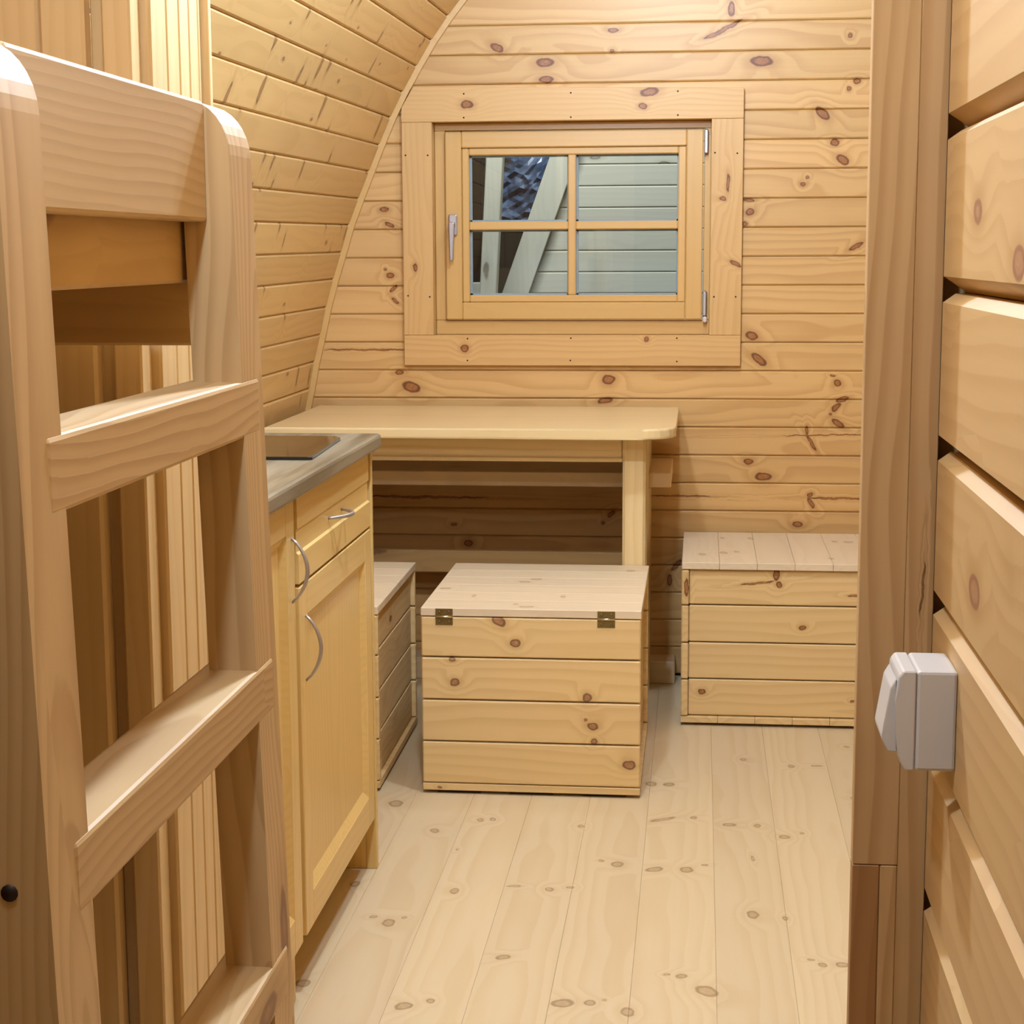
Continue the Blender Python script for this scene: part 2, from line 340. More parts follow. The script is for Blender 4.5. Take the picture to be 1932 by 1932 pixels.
# ---- profile of the vaulted side wall, from the board joints where it meets the back wall
DOTS = [(864.5,13.5),(847,32),(816,78),(788,126.5),(762,175),(739,223),(718,274.6),(699,324),(679,375.5),(661,425),(646.5,476.5),(631.5,527),(618,579.5),(607.5,631),(596,682),(587,732.6)]
PROF = [onY(u, v, WY) for u, v in DOTS[1:]][::-1]
PROF = [Vector((p.x, p.z)) for p in PROF]
low = PROF[0].copy(); pre = []
ang = math.atan2(PROF[1].y-PROF[0].y, PROF[1].x-PROF[0].x)
while low.y > 0.03:
    ang -= math.radians(1.0); low = low-Vector((math.cos(ang), math.sin(ang)))*0.0815; pre.append(low.copy())
PROF = pre[::-1]+PROF
ang = math.atan2(PROF[-1].y-PROF[-2].y, PROF[-1].x-PROF[-2].x); hi = PROF[-1].copy()
RX = 0.02
while hi.x < RX-0.05:
    ang = max(ang-math.radians(3.0), math.radians(22)); hi = hi+Vector((math.cos(ang), math.sin(ang)))*0.0815; PROF.append(hi.copy())
RIDGE = PROF[-1]
def prof_x(z):
    for a, b in zip(PROF, PROF[1:]):
        if a.y <= z <= b.y: return a.x+(b.x-a.x)*(z-a.y)/(b.y-a.y)
    return PROF[0].x if z < PROF[0].y else PROF[-1].x
def prof_z(x):
    for a, b in zip(PROF[4:], PROF[5:]):
        if a.x <= x <= b.x: return a.y+(b.y-a.y)*(x-a.x)/(b.x-a.x)
    return 0.0
Y0 = -0.9                                                  # rear end of the cabin, behind the viewer

# ---- floor
FL = thing('floor', (0, 0, 0), 'pale raw spruce plank floor', None, None, 'structure')
bar('subfloor', -1.48, 1.50, Y0, WY+0.02, -0.09, -0.0225, 'dark', FL)
jx = [-1.46, -1.33, -1.20, -1.06, -0.92, -0.785, -0.647, -0.511, -0.376, -0.240, -0.105, 0.041, 0.175, 0.322, 0.46, 0.60, 0.74, 0.88, 1.02, 1.16, 1.3, 1.48]
for a, b in zip(jx, jx[1:]): bar('floor_board', a+0.0001, b-0.0001, Y0, WY, -0.022, 0.0, floor_mat(a, b), FL, 'Y', 0.0007)

# ---- vaulted left wall, board by board
WL = thing('wall_left', (-1.2, 2, 0), 'vaulted side wall of narrow varnished boards', None, None, 'structure')
def vault_board(p, q, y0, y1, parent, mirror=False):
    t2 = (q-p); wd = t2.length; mid = (p+q)/2
    sl = 0.013*max(0.0, mid.y-0.9)/0.7
    X = Vector((0, 1, sl)).normalized(); T = Vector((t2.x, 0, t2.y)).normalized(); T = (T-X*T.dot(X)).normalized(); N = X.cross(T)
    L = y1-y0; th = 0.016
    bm = box_bm(L, wd-0.0008, th, 0.0)
    es = [e for e in bm.edges if abs(e.verts[0].co.x-e.verts[1].co.x) > L*0.5 and e.verts[0].co.z > 0]
    bmesh.ops.bevel(bm, geom=es, offset=0.0056, segments=1, affect='EDGES')
    c = Vector((mid.x, y1, mid.y))-X*(L/2)-N*(th/2)
    W = Matrix(((X.x, T.x, N.x, c.x), (X.y, T.y, N.y, c.y), (X.z, T.z, N.z, c.z), (0, 0, 0, 1)))
    return link('wall_board', to_mesh('wall_board', bm), W, parent, 'wall_left')
for p, q in zip(PROF, PROF[1:]): vault_board(p, q, Y0, WY-0.024, WL)
def shell(name, pts, y0, y1, mat, parent=None):
    bm = bmesh.new(); a = [bm.verts.new((p[0], y0, p[1])) for p in pts]; b = [bm.verts.new((p[0], y1, p[1])) for p in pts]
    for i in range(len(pts)-1): bm.faces.new((a[i], a[i+1], b[i+1], b[i]))
    r = bmesh.ops.solidify(bm, geom=list(bm.faces), thickness=0.02)
    return link(name, to_mesh(name, bm), Matrix.Identity(4), parent, mat)
shell('sheathing', [(p.x-0.03*(1 if i < 18 else .6), p.y+(0.0 if i < 14 else 0.03)) for i, p in enumerate(PROF)], Y0, WY+0.02, 'dark', WL)
# ---- right half of the vault, out of view, closes the room
CE = shell('ceiling', [(2*RX-p.x, p.y) for p in PROF][::-1] and [(RIDGE.x, RIDGE.y+0.004)]+[(2*RX-p.x+0.05, p.y+0.004) for p in PROF[::-1]], Y0, WY+0.02, 'shell')
tag(CE, 'curved far side of the board vault', None, None, 'structure')

# ---- back wall, board by board, with the window opening
OX0, OX1, OZ0, OZ1 = -0.785, 0.040, 1.002, 1.632
WB = thing('wall_back', (0, WY, 0), 'end wall of horizontal varnished pine boards', None, None, 'structure')
for n, (a, b, c, d) in {'l': (-1.32, OX0, 0, 2.45), 'r': (OX1, 1.36, 0, 2.45), 'b': (OX0, OX1, 0, OZ0), 't': (OX0, OX1, OZ1, 2.45)}.items():
    bar('sheathing', a, b, WY+0.0125, WY+0.06, c, d, 'dark', WB, ch=0)
PITCH = 0.08185
zj = [0.9905-0.08185*k for k in range(12, -1, -1)]+[0.9905+0.08185*k for k in range(1, 19)]
def row_px(z):                                             # photo row of a height on the end wall
    c = ROT.transposed() @ (Vector((0.1, WY, z))-CAM); return HALF+F*c.y/c.z
def wall_board(x0, x1, z0, z1):
    if x1-x0 < 0.01: return
    L = x1-x0; h = z1-z0; bm = box_bm(L, h-0.0012, 0.0125)
    es = [e for e in bm.edges if abs(e.verts[0].co.x-e.verts[1].co.x) > L*0.5 and e.verts[0].co.z > 0]
    bmesh.ops.bevel(bm, geom=es, offset=0.0040, segments=1, affect='EDGES')
    W = Matrix.Translation(((x0+x1)/2, WY+0.00625, (z0+z1)/2)) @ Matrix.Rotation(math.pi/2, 4, 'X')
    link('wall_board', to_mesh('wall_board', bm), W, WB, wall_mat(row_px((z0+z1)/2)))
for a, b in zip(zj, zj[1:]):
    b2 = min(b, 2.40)
    xl = max(-1.30, prof_x(min(a, 2.2))-0.045); xr = min(2*RX-xl, 1.3)
    if b <= OZ0 or a >= OZ1: wall_board(xl, xr, a, b2)
    else:
        if a < OZ0 < b: wall_board(OX0, OX1, a, OZ0)
        if a < OZ1 < b: wall_board(OX0, OX1, OZ1, b2)
        wall_board(xl, OX0, a, b2); wall_board(OX1, xr, a, b2)
# ---- batten in the corner between vault and end wall
def batten():
    bm = bmesh.new(); prev = None
    for i, p in enumerate(PROF):
        a = PROF[max(i-1, 0)]; b = PROF[min(i+1, len(PROF)-1)]; t = (b-a).normalized(); n = Vector((t.y, -t.x))
        lo = p-n*0.004; hi_ = p+n*0.0145
        cur = [bm.verts.new((q.x, y, q.y)) for q, y in ((lo, WY-0.0215), (hi_, WY-0.0175), (hi_, WY-0.0005), (lo, WY-0.0005))]
        if prev:
            for k in range(4): bm.faces.new((prev[k], prev[(k+1) % 4], cur[(k+1) % 4], cur[k]))
        prev = cur
    return link('trim_1', to_mesh('trim_1', bm), Matrix.Identity(4), None, 'sash')
tag(batten(), 'thin pale corner batten following the vault', None, None, 'structure')
t2 = bar('trim_2', -1.22, -0.062, WY-0.094, WY-0.0005, 0.0, 0.067, 'ledge', ch=0.003); tag(t2, 'low floor beam along the end wall', None, None, 'structure')

# ---- window
SY = WY+0.028                                              # face of the opening sash
WN = thing('window_1', (-0.37, WY, 1.0), 'four-pane pine casement window with wide board casing', None, None, 'structure')
def casing(pts, axis):
    return prism('casing_board', pts, WY-0.020, WY+0.0, 'Y', 'casing', WN, axis, 0.0015)
ct = onY(779, 163, WY-0.02); cl = onY(757, 203, WY-0.02)
casing([(-0.861, 1.640), (cl.x, cl.z), (ct.x, ct.z-0.001), (0.117, 1.706), (0.117, 1.622), (-0.861, 1.622)], 'X')
casing([(-0.861, 1.0125), (-0.861, 1.6215), (-0.773, 1.6215), (-0.773, 1.0125)], 'Z')
casing([(0.027, 1.0125), (0.027, 1.6215), (0.117, 1.6215), (0.117, 1.0125)], 'Z')
casing([(-0.861, 0.924), (-0.861, 1.012), (0.117, 1.012), (0.117, 0.924)], 'X')
for (u, v) in [(875,177),(1077,175),(1279,172),(875,222),(1077,221),(1279,217),(765,293),(807,293),(1349,288),(1391,289),(770,558),(811,560),(1347,560),(1388,560),(882,639),(1077,638),(1277,638),(882,680),(1076,680),(1277,682)]:
    p = onY(u, v, WY-0.02); disc('casing_screw', p, 0.0024, (0, -1, 0), 0.003, 'screw', WN, 8)
# fixed frame set into the opening
for (x0, x1, z0, z1, ax) in ((-0.784, 0.039, 1.6225, 1.631, 'X'), (-0.784, 0.039, 1.003, 1.0115, 'X'), (-0.784, -0.7735, 1.012, 1.622, 'Z'), (0.0275, 0.039, 1.012, 1.622, 'Z')):
    bar('reveal_board', x0, x1, WY+0.0005, WY+0.10, z0, z1, 'sash', WN, ax, 0.0005)
FY = WY+0.034
bar('frame_rail', -0.773, 0.027, FY, FY+0.06, 1.6005, 1.622, 'sash', WN); bar('frame_rail', -0.773, 0.027, FY, FY+0.06, 1.012, 1.0535, 'sash', WN)
bar('frame_stile', -0.773, -0.7425, FY, FY+0.06, 1.054, 1.600, 'sash', WN, 'Z'); bar('frame_stile', 0.0075, 0.027, FY, FY+0.06, 1.054, 1.600, 'sash', WN, 'Z')
SA = thing('sash', (-0.37, SY, 1.05)); SA.parent = WN; SA.matrix_basis = WM[WN].inverted() @ WM[SA]
X0, X1, Z0, Z1 = -0.741, 0.005, 1.056, 1.597
bar('sash_stile', X0, X0+0.048, SY-0.010, SY+0.045, Z0, Z1, 'sash', SA, 'Z', 0.003); bar('sash_stile', X1-0.048, X1, SY-0.010, SY+0.045, Z0, Z1, 'sash', SA, 'Z', 0.003)
bar('sash_rail', X0+0.0482, X1-0.0482, SY-0.010, SY+0.045, Z1-0.047, Z1, 'sash', SA, 'X', 0.003); bar('sash_rail', X0+0.0482, X1-0.0482, SY-0.010, SY+0.045, Z0, Z0+0.050, 'sash', SA, 'X', 0.003)
GX0, GX1, GZ0, GZ1 = -0.672, -0.066, 1.127, 1.529
IX0, IX1, IZ0, IZ1 = X0+0.0483, X1-0.0483, Z0+0.0502, Z1-0.0472
bar('glazing_bead', IX0, GX0, SY-0.004, SY+0.040, IZ0, IZ1, 'sash', SA, 'Z', 0.003); bar('glazing_bead', GX1, IX1, SY-0.004, SY+0.040, IZ0, IZ1, 'sash', SA, 'Z', 0.003)
bar('glazing_bead', GX0, GX1, SY-0.004, SY+0.040, IZ0, GZ0, 'sash', SA, 'X', 0.003); bar('glazing_bead', GX0, GX1, SY-0.004, SY+0.040, GZ1, IZ1, 'sash', SA, 'X', 0.003)
MXa, MXb, MZa, MZb = -0.3835, -0.3605, 1.3155, 1.3395
bar('muntin', MXa, MXb, SY-0.003, SY+0.034, GZ0, GZ1, 'sash', SA, 'Z', 0.003)
bar('muntin', GX0, MXa, SY-0.003, SY+0.034, MZa, MZb, 'sash', SA, 'X', 0.003); bar('muntin', MXb, GX1, SY-0.003, SY+0.034, MZa, MZb, 'sash', SA, 'X', 0.003)
gp = plain('grey_spacer', (0.42, 0.47, 0.50), 0.4); M['spacer'] = gp
for (a, b) in ((GX0, MXa), (MXb, GX1)):
    for (c, d) in ((GZ0, MZa), (MZb, GZ1)):
        bar('pane', a+0.0005, b-0.0005, SY+0.016, SY+0.020, c+0.0005, d-0.0005, 'glass', SA, ch=0)
        bm = bmesh.new()
        for (x0, x1, z0, z1) in ((a, b, c, c+0.005), (a, b, d-0.005, d), (a, a+0.006, c, d), (b-0.004, b, c, d)):
            b2 = box_bm(x1-x0, 0.008, z1-z0); bmesh.ops.translate(b2, verts=b2.verts, vec=((x0+x1)/2, SY+0.026, (z0+z1)/2))
            me_ = bpy.data.meshes.new('t'); b2.to_mesh(me_); b2.free(); bm.from_mesh(me_)
        link('pane_seal', to_mesh('pane_seal', bm), Matrix.Identity(4), SA, 'spacer')
# lever handle and corner hinges
def handle_mesh():
    bm = box_bm(0.026, 0.010, 0.062, 0.0045, 2); bmesh.ops.translate(bm, verts=bm.verts, vec=(0, -0.005, -0.022))
    b2 = box_bm(0.016, 0.030, 0.018, 0.005, 2); bmesh.ops.translate(b2, verts=b2.verts, vec=(0, -0.022, -0.022)); m2 = bpy.data.meshes.new('t'); b2.to_mesh(m2); bm.from_mesh(m2)
    b3 = box_bm(0.015, 0.011, 0.112, 0.004, 2)
    for v in b3.verts: v.co.x *= (1.0+0.45*v.co.z/0.056*0.6)
    bmesh.ops.translate(b3, verts=b3.verts, vec=(0.0, -0.038, -0.070)); m3 = bpy.data.meshes.new('t'); b3.to_mesh(m3); bm.from_mesh(m3)
    return to_mesh('handle', bm)
link('handle', handle_mesh(), Matrix.Translation((-0.7185, SY-0.010, 1.352)), SA, 'steel')
for z0, z1 in ((1.527, 1.596), (1.066, 1.139)):
    bar('hinge', 0.0065, 0.0185, SY-0.016, SY+0.004, z0, z1, 'steel', WN, 'Z', 0.003)
bar('hinge_pin', 0.008, 0.020, SY-0.018, SY+0.002, 1.0475, 1.0645, 'white', WN, 'Z', 0.003)

# ---- log wall beside the viewer, with the door casing at its end
LX = 0.2145
WR = thing('wall_right', (LX, 0.5, 0), 'wall of wide bevelled pine logs with deep joints', None, None, 'structure')
LZ = [1.3545+0.1415*k for k in range(5, -10, -1)]
for zt, zb in zip(LZ, LZ[1:]):
    zb = max(zb, 0.001); h = zt-zb
    pts = [(LX, zb+0.009), (LX, zt-0.014), (LX+0.017, zt-0.0005), (LX+0.045, zt-0.0005), (LX+0.045, zb+0.0005), (LX+0.013, zb+0.0005)]
    pts = [(LX, zt-0.0085), (LX, zb+0.0145), (LX+0.020, zb+0.0006), (LX+0.045, zb+0.0006), (LX+0.045, zt-0.0006), (LX+0.011, zt-0.0006)]
    prism('log', pts, Y0, 1.597, 'Y', 'log', WR, 'Y', 0.0)
bar('log_wall_core', LX+0.046, LX+0.07, Y0, 1.60, 0, 2.06, 'dark', WR, ch=0)
DC = thing('trim_3', (0.18, 1.61, 0), 'flat pine door casing closing the log wall', None, None, 'structure')
zs = onY(1640, 1632, 1.6).z
bar('casing_board', 0.148, 0.1896, 1.600, 1.622, zs+0.0005, 2.06, 'post', DC, 'Z', 0.0008)
bar('casing_board', 0.1735, 0.1895, 1.600, 1.622, 0.0, zs, 'post', DC, 'Z', 0.0012); bar('casing_lamella', 0.148, 0.1732, 1.600, 1.622, 0.0, zs, 'post_dark', DC, 'Z', 0.0012)
bar('casing_strip', 0.1896, 0.2150, 1.6006, 1.622, 0.0, 2.06, 'post', DC, 'Z', 0.0006)
PW = bar('wall_inner', 0.176, 1.10, 1.6225, 1.70, 0, 2.0, 'shell', None, 'X', 0.002); tag(PW, 'board partition behind the door casing', None, None, 'structure')
RW = prism('wall_rear', [(-1.4, 0), (-0.42, 0), (-0.42, 1.86), (0.19, 1.86), (0.19, 0), (1.4, 0), (1.4, 2.42), (-1.4, 2.42)], Y0-0.05, Y0, 'Y', 'shell', None, 'X'); tag(RW, 'unseen board wall behind the viewer, opening added to cut bounced light', None, None, 'structure')  # out of view; opening shaped to lessen light bounced from behind

# ================================================================== the things
# ---- ladder leaning against the bunk
LDR = thing('bunk_ladder', (-0.42, 1.44, 0), 'pale pine bunk ladder with flat rungs let into rounded stiles', 'ladder')
LEAN = 0.026                                               # metres towards the room for each metre down
def lx(z): return -0.450+(1.2-z)*LEAN
def stile(y0, y1):
    pts = []; top = 1.397; b = 0.0
    xf = lambda z: lx(z); xb = lambda z: lx(z)-0.049
    pts = [(xb(0), 0.0), (xf(0), 0.0)]
    for k in range(9):
        a = math.pi/2*k/8; zz = 1.345+0.052*math.sin(a); pts.append((xf(zz)-0.040*(1-math.cos(a)), zz))
    pts.append((xb(top), top))
    s = prism('stile', pts, y0, y1, 'Y', 'ladder', LDR, 'Z', 0.0)
    return s
S1 = stile(1.110, 1.190); S2 = stile(1.684, 1.765)
for z1, h in ((1.125, 0.056), (0.834, 0.055), (0.520, 0.055), (0.225, 0.055)):
    xf = lx(z1)+0.0015
    bar('rung', xf-0.062, xf, 1.160, 1.7475, z1-h, z1, 'ladder', LDR, 'Y', 0.004, 2)
bar('top_rail', -0.503, -0.4775, 1.1905, 1.6835, 1.281, 1.396, 'ladder_rail', LDR, 'Y', 0.004, 2)
sp_ = onY(18, 1685, 1.110); disc('screw', (sp_.x, 1.110, sp_.z), 0.0062, (0, -1, 0), 0.004, 'screw', LDR, 12)

# ---- bunk
BK = thing('bunk_bed', (-0.8, 1.2, 0), 'pine bunk platform carried on broad boards behind the ladder', 'bunk bed')
bar('front_rail', -0.534, -0.5055, 0.10, 1.885, 1.222, 1.345, 'bunk', BK, 'Y', 0.003)
bar('end_beam', -1.06, -0.5345, 1.855, 1.885, 1.152, 1.238, 'bunk', BK, 'X', 0.003)
for k in range(13): bar('slat', -1.03, -0.5345, 0.12+k*0.136, 0.12+k*0.136+0.131, 1.240, 1.258, 'bunk', BK, 'X', 0.002)
bar('bunk_post', -0.60, -0.5355, 0.10, 0.16, 0.0, 1.239, 'bunk', BK, 'Z', 0.003)

# ---- wardrobe of vertical boards between bunk and kitchen
WD = thing('wardrobe', (-0.85, 2.1, 0), 'tall wardrobe of vertical pine boards with corner post', 'wardrobe')
def vb(name, x0, x1, y0, y1, mat='wardrobe', ch=0.0015, z1=None):
    z1 = z1 or min(1.95, prof_z(x0)-0.03); return bar(name, x0, x1, y0, y1, 0.0, z1, mat, WD, 'Z', ch)
vb('corner_post', -0.6820, -0.6480, 1.990, 2.028, z1=1.90, ch=0.0025)
vb('post_backing', -0.700, -0.6825, 2.006, 2.03, z1=1.80)
xs = [-0.6975, -0.752, -0.808, -0.864, -0.92, -0.976]
for i, (b, a) in enumerate(zip(xs, xs[1:])): vb('front_board', a+0.0006, b-0.0006, 1.978+(0.0 if i % 2 == 0 else 0.004), 2.005, ch=0.004)
yb = [2.0305, 2.0940, 2.1450, 2.1880, 2.2280, 2.2400]
for a, b in zip(yb, yb[1:]): vb('side_board', -0.655, -0.637, a+0.0008, b-0.0008, z1=1.88, ch=0.003)
vb('end_trim', -0.652, -0.6275, 2.2440, 2.2560, z1=1.88, ch=0.001)
bar('back_panel', -1.00, -0.6525, 2.246, 2.256, 0.0, 1.18, 'wardrobe', WD, 'Z', 0.0)
bar('top_board', -0.72, -0.656, 2.03, 2.256, 1.86, 1.88, 'wardrobe', WD, 'Y', 0.0)

# ---- kitchen base units
KX = -0.648
def bow(name, parent, a, b, out, r):
    """arched pull between two feet on the cabinet face, bulging by `out` along +X"""
    a = Vector(a); b = Vector(b); pts = []; n = 14
    for i in range(n+1):
        t = i/n; p = a.lerp(b, t); p.x += out*math.sin(math.pi*t)**0.75; pts.append(p)
    return tube(name, pts, [r*(0.75+0.45*math.sin(math.pi*i/n)) for i in range(n+1)], 'steel', parent, 10)
def door(parent, y0, y1, z0, z1, hy, hz0, hz1):
    D = thing('door', (KX, (y0+y1)/2, z0)); D.parent = parent; D.matrix_basis = WM[parent].inverted() @ WM[D]
    s = 0.056; xf, xb = KX, KX-0.019
    bar('door_stile', xb, xf, y0, y0+s, z0, z1, 'cabinet', D, 'Z', 0.0015); bar('door_stile', xb, xf, y1-s, y1, z0, z1, 'cabinet', D, 'Z', 0.0015)
    bar('door_rail', xb, xf, y0+s, y1-s, z0, z0+s+0.006, 'cabinet', D, 'Y', 0.0015); bar('door_rail', xb, xf, y0+s, y1-s, z1-s, z1, 'cabinet', D, 'Y', 0.0015)
    a, b, c, d = y0+s, y1-s, z0+s+0.006, z1-s; m = 0.016; xi = xf-0.010
    bar('door_panel', xf-0.016, xi, a, b, c, d, 'cabinet', D, 'Z', 0.0)
    def mold(p):
        bm = bmesh.new(); vs = [bm.verts.new(q) for q in p]
        for fidx in ((0, 1, 2), (3, 5, 4), (0, 3, 4, 1), (1, 4, 5, 2), (2, 5, 3, 0)): bm.faces.new([vs[i] for i in fidx])
        ce = sum((v.co for v in bm.verts), Vector())/6
        for v in bm.verts: v.co -= ce
        link('molding', to_mesh('molding', bm), Matrix.Translation(ce), D, 'cabinet')
    o1 = xf-0.001
    mold([(o1, a, c), (xi, a+m, c+m), (xi, a, c), (o1, b, c), (xi, b-m, c+m), (xi, b, c)])
    mold([(o1, a, d), (xi, a+m, d-m), (xi, a, d), (o1, b, d), (xi, b-m, d-m), (xi, b, d)])
    mold([(o1, a, c), (xi, a+m, c+m), (xi, a, c), (o1, a, d), (xi, a+m, d-m), (xi, a, d)])
    mold([(o1, b, c), (xi, b-m, c+m), (xi, b, c), (o1, b, d), (xi, b-m, d-m), (xi, b, d)])
    bow('handle', D, (xf, hy, hz0), (xf, hy+0.004, hz1), 0.026, 0.0029)
def unit(name, y0, y1, label):
    U = thing(name, (-0.88, (y0+y1)/2, 0), label, 'cabinet')
    for ya in (y0, y1-0.016): bar('side_panel', -1.10, KX-0.0205, ya, ya+0.016, 0.0, 0.862, 'cabinet', U, 'Z', 0.001)
    bar('bottom_panel', -1.10, KX-0.0205, y0+0.0165, y1-0.0165, 0.110, 0.126, 'cabinet', U, 'Y', 0.0)
    bar('plinth', -0.735, -0.720, y0+0.0165, y1-0.0165, 0.0, 0.109, 'cabinet', U, 'Y', 0.0)
    bar('back_panel', -1.112, -1.1005, y0, y1, 0.11, 0.862, 'cabinet', U, 'Y', 0.0)
    bar('top_rail', -0.74, KX-0.0205, y0+0.0165, y1-0.0165, 0.846, 0.862, 'cabinet', U, 'Y', 0.0)
    return U
U2 = unit('base_cabinet', 2.742, 3.411, 'honey pine base cabinet with a drawer over one framed door')
bar('face_edge', KX-0.0203, KX+0.002, 3.3945, 3.411, 0.0, 0.862, 'cabinet', U2, 'Z', 0.001)
door(U2, 2.764, 3.388, 0.110, 0.708, 2.800, 0.544, 0.654)
DR = thing('drawer', (KX, 3.07, 0.716)); DR.parent = U2; DR.matrix_basis = WM[U2].inverted() @ WM[DR]
dz = lambda z, x: (x, z)
prism('drawer_front', [(KX-0.019, 0.714), (KX, 0.714), (KX, 0.7625), (KX-0.004, 0.7660), (KX-0.004, 0.8030), (KX-0.0015, 0.8055), (KX-0.0015, 0.8620), (KX-0.019, 0.8620)],
      2.764, 3.388, 'Y', 'cabinet', DR, 'Y')
bow('handle', DR, (KX-0.004, 3.018, 0.785), (KX-0.004, 3.130, 0.785), 0.032, 0.0034)
U1 = unit('base_cabinet', 2.274, 2.740, 'honey pine base cabinet with one tall framed door beside the wardrobe')
door(U1, 2.284, 2.736, 0.110, 0.862, 2.712, 0.694, 0.798)
# worktop with softened front edge
WT = prism('worktop', [(-1.125, 0.8655), (-0.634, 0.8655), (-0.6305, 0.868), (-0.6300, 0.871), (-0.6300, 0.888), (-0.6315, 0.892), (-0.636, 0.8945), (-1.125, 0.8945)], 2.262, 3.424, 'Y', 'laminate', None, 'Y', 0.0)
tag(WT, 'grey wood-grain laminate worktop over the kitchen cabinets', 'worktop')
HB = prism('hob', [(-0.700, 2.962), (-0.672, 2.990)] and [(-1.02, 2.965), (-0.674, 2.965), (-0.668, 2.971), (-0.684, 3.290), (-0.700, 3.316), (-1.02, 3.316)], 0.8950, 0.9005, 'Z', 'hob', None, 'X', 0.0008)
tag(HB, 'flat black glass hob set on the grey worktop', 'hob')

# ---- table
TZ = 0.808
TB = thing('table', (-0.6, 4.72, 0), 'honey pine table with rounded corner under the window', 'table')
pts = [(-1.115, 4.397), (-0.145, 4.397)]
for k in range(1, 8):
    a = -math.pi/2+math.pi/2*k/8; pts.append((-0.145+0.087*math.cos(a), 4.484+0.087*math.sin(a)))
pts += [(-0.058, 4.484), (-0.056, 5.052), (-1.115, 5.052)]
def tabletop():
    bm = bmesh.new(); a = [bm.verts.new((x, y, 0.781)) for x, y in pts]; b = [bm.verts.new((x, y, TZ)) for x, y in pts]
    bm.faces.new(a[::-1]); bm.faces.new(b); n = len(pts)
    for i in range(n): bm.faces.new((a[i], a[(i+1) % n], b[(i+1) % n], b[i]))
    es = [e for e in bm.edges if abs(e.verts[0].co.z-e.verts[1].co.z) < 1e-5]
    bmesh.ops.bevel(bm, geom=es, offset=0.006, segments=3, affect='EDGES', profile=0.5)
    c = Vector((-0.58, 4.72, 0.79))
    for v in bm.verts: v.co -= c
    return link('tabletop', to_mesh('tabletop', bm), Matrix.Translation(c), TB, 'table')
tabletop()
bar('apron', -1.04, -0.1955, 4.512, 4.534, 0.7115, 0.7808, 'table', TB, 'X', 0.004); bar('apron_bead', -1.04, -0.1955, 4.506, 4.5118, 0.7115, 0.7225, 'table', TB, 'X', 0.002)
bar('leg', -0.195, -0.1352, 4.501, 4.561, 0.0, 0.7808, 'table', TB, 'Z', 0.007); bar('leg', -1.105, -1.0455, 4.501, 4.561, 0.0, 0.7808, 'table', TB, 'Z', 0.007)
prism('end_panel', [(4.562, 0.72), (4.562, 0.7808), (5.005, 0.7808), (5.005, 0.6575), (4.738, 0.6575), (4.738, 0.611), (5.003, 0.611), (5.003, 0.0), (4.930, 0.0), (4.930, 0.30), (4.562, 0.30)], -0.158, -0.1335, 'X', 'table', TB, 'Z')
bar('stretcher', -1.10, -0.1585, 4.955, 4.980, 0.331, 0.396, 'bunk', TB, 'X', 0.003)
# ---- ledge behind the table
LG = bar('wall_ledge', -1.16, -0.0735, 4.7415, WY-0.001, 0.6150, 0.6545, 'ledge', None, 'X', 0.002); tag(LG, 'thick pine ledge in a lightened tone along the end wall beneath the tabletop', 'ledge')

# ---- three storage chests
def chest(mat, label, group):
    C = thing('storage_chest', (0, 0, 0), label, 'chest', group)
    wx, dy, th = 0.253, 0.295, 0.019; zs = [0.0255, 0.1265, 0.2260, 0.3268, 0.4228]; g = 0.0016
    for s in (-1, 1):
        for a, b in zip(zs, zs[1:]):
            ya = s*(dy-th/2); bar('front_slat', -wx, wx, ya-th/2, ya+th/2, a+g, b-g, mat, C, 'X', 0.0028)
            xa = s*(wx-0.011-th/2); bar('side_slat', xa-th/2, xa+th/2, -dy+th+0.0008, dy-th-0.0008, a+g, b-g, mat, C, 'Y', 0.0028)
    for k in range(6):
        a = -dy+k*(2*dy/6); b = a+2*dy/6
        bar('lid_board', -wx-0.001, wx+0.001, a+0.0003, b-0.0003, 0.4236, 0.4422, 'lid', C, 'X', 0.0012)
        bar('base_board', -wx, wx, a+0.0003, b-0.0003, 0.0085, 0.0250, mat, C, 'X', 0.001)
    for x in (-0.17, 0.0, 0.17): bar('glide', x-0.05, x+0.05, -dy+0.012, dy-0.012, 0.0, 0.0083, 'dark', C, 'Y', 0.0)
    bar('dark_filler', -wx+th+0.012, wx-th-0.012, -dy+th+0.001, dy-th-0.001, 0.03, 0.42, 'dark', C, 'X', 0.0)  # dark block filling the chest, stands in for shade in the slat gaps
    for hx in (-0.199, 0.174):
        H = thing('hinge', (hx, -dy, 0.4225)); H.parent = C; H.matrix_basis = WM[C].inverted() @ WM[H]
        bar('hinge_leaf', hx-0.0200, hx+0.0200, -dy-0.0018, -dy-0.0001, 0.4258, 0.4412, 'brass', H, 'X', 0.0004)
        bar('hinge_leaf', hx-0.0200, hx+0.0200, -dy-0.0018, -dy-0.0001, 0.4030, 0.4192, 'brass', H, 'X', 0.0004)
        tube('hinge_knuckle', [(hx-0.0200, -dy-0.0025, 0.4225), (hx+0.0200, -dy-0.0025, 0.4225)], 0.0026, 'brass_pin', H, 8)
        for sx in (-0.011, 0.011):
            for zz in (0.4335, 0.4105): disc('hinge_screw', (hx+sx, -dy-0.0018, zz), 0.0024, (0, -1, 0), 0.001, 'brass', H, 8)
    return C
G = 'slatted pine storage chests'
c1 = chest('chest_a', 'slatted pine chest with brass hinges standing before the table', G); c1.matrix_basis = Matrix.Translation((-0.3787, 4.202, 0)); 
c2 = chest('chest_c', 'slatted pine chest half hidden beside the base cabinet', G); c2.matrix_basis = Matrix.Translation((-0.990, 4.200, 0)) @ Matrix.Rotation(math.radians(0.6), 4, 'Z')
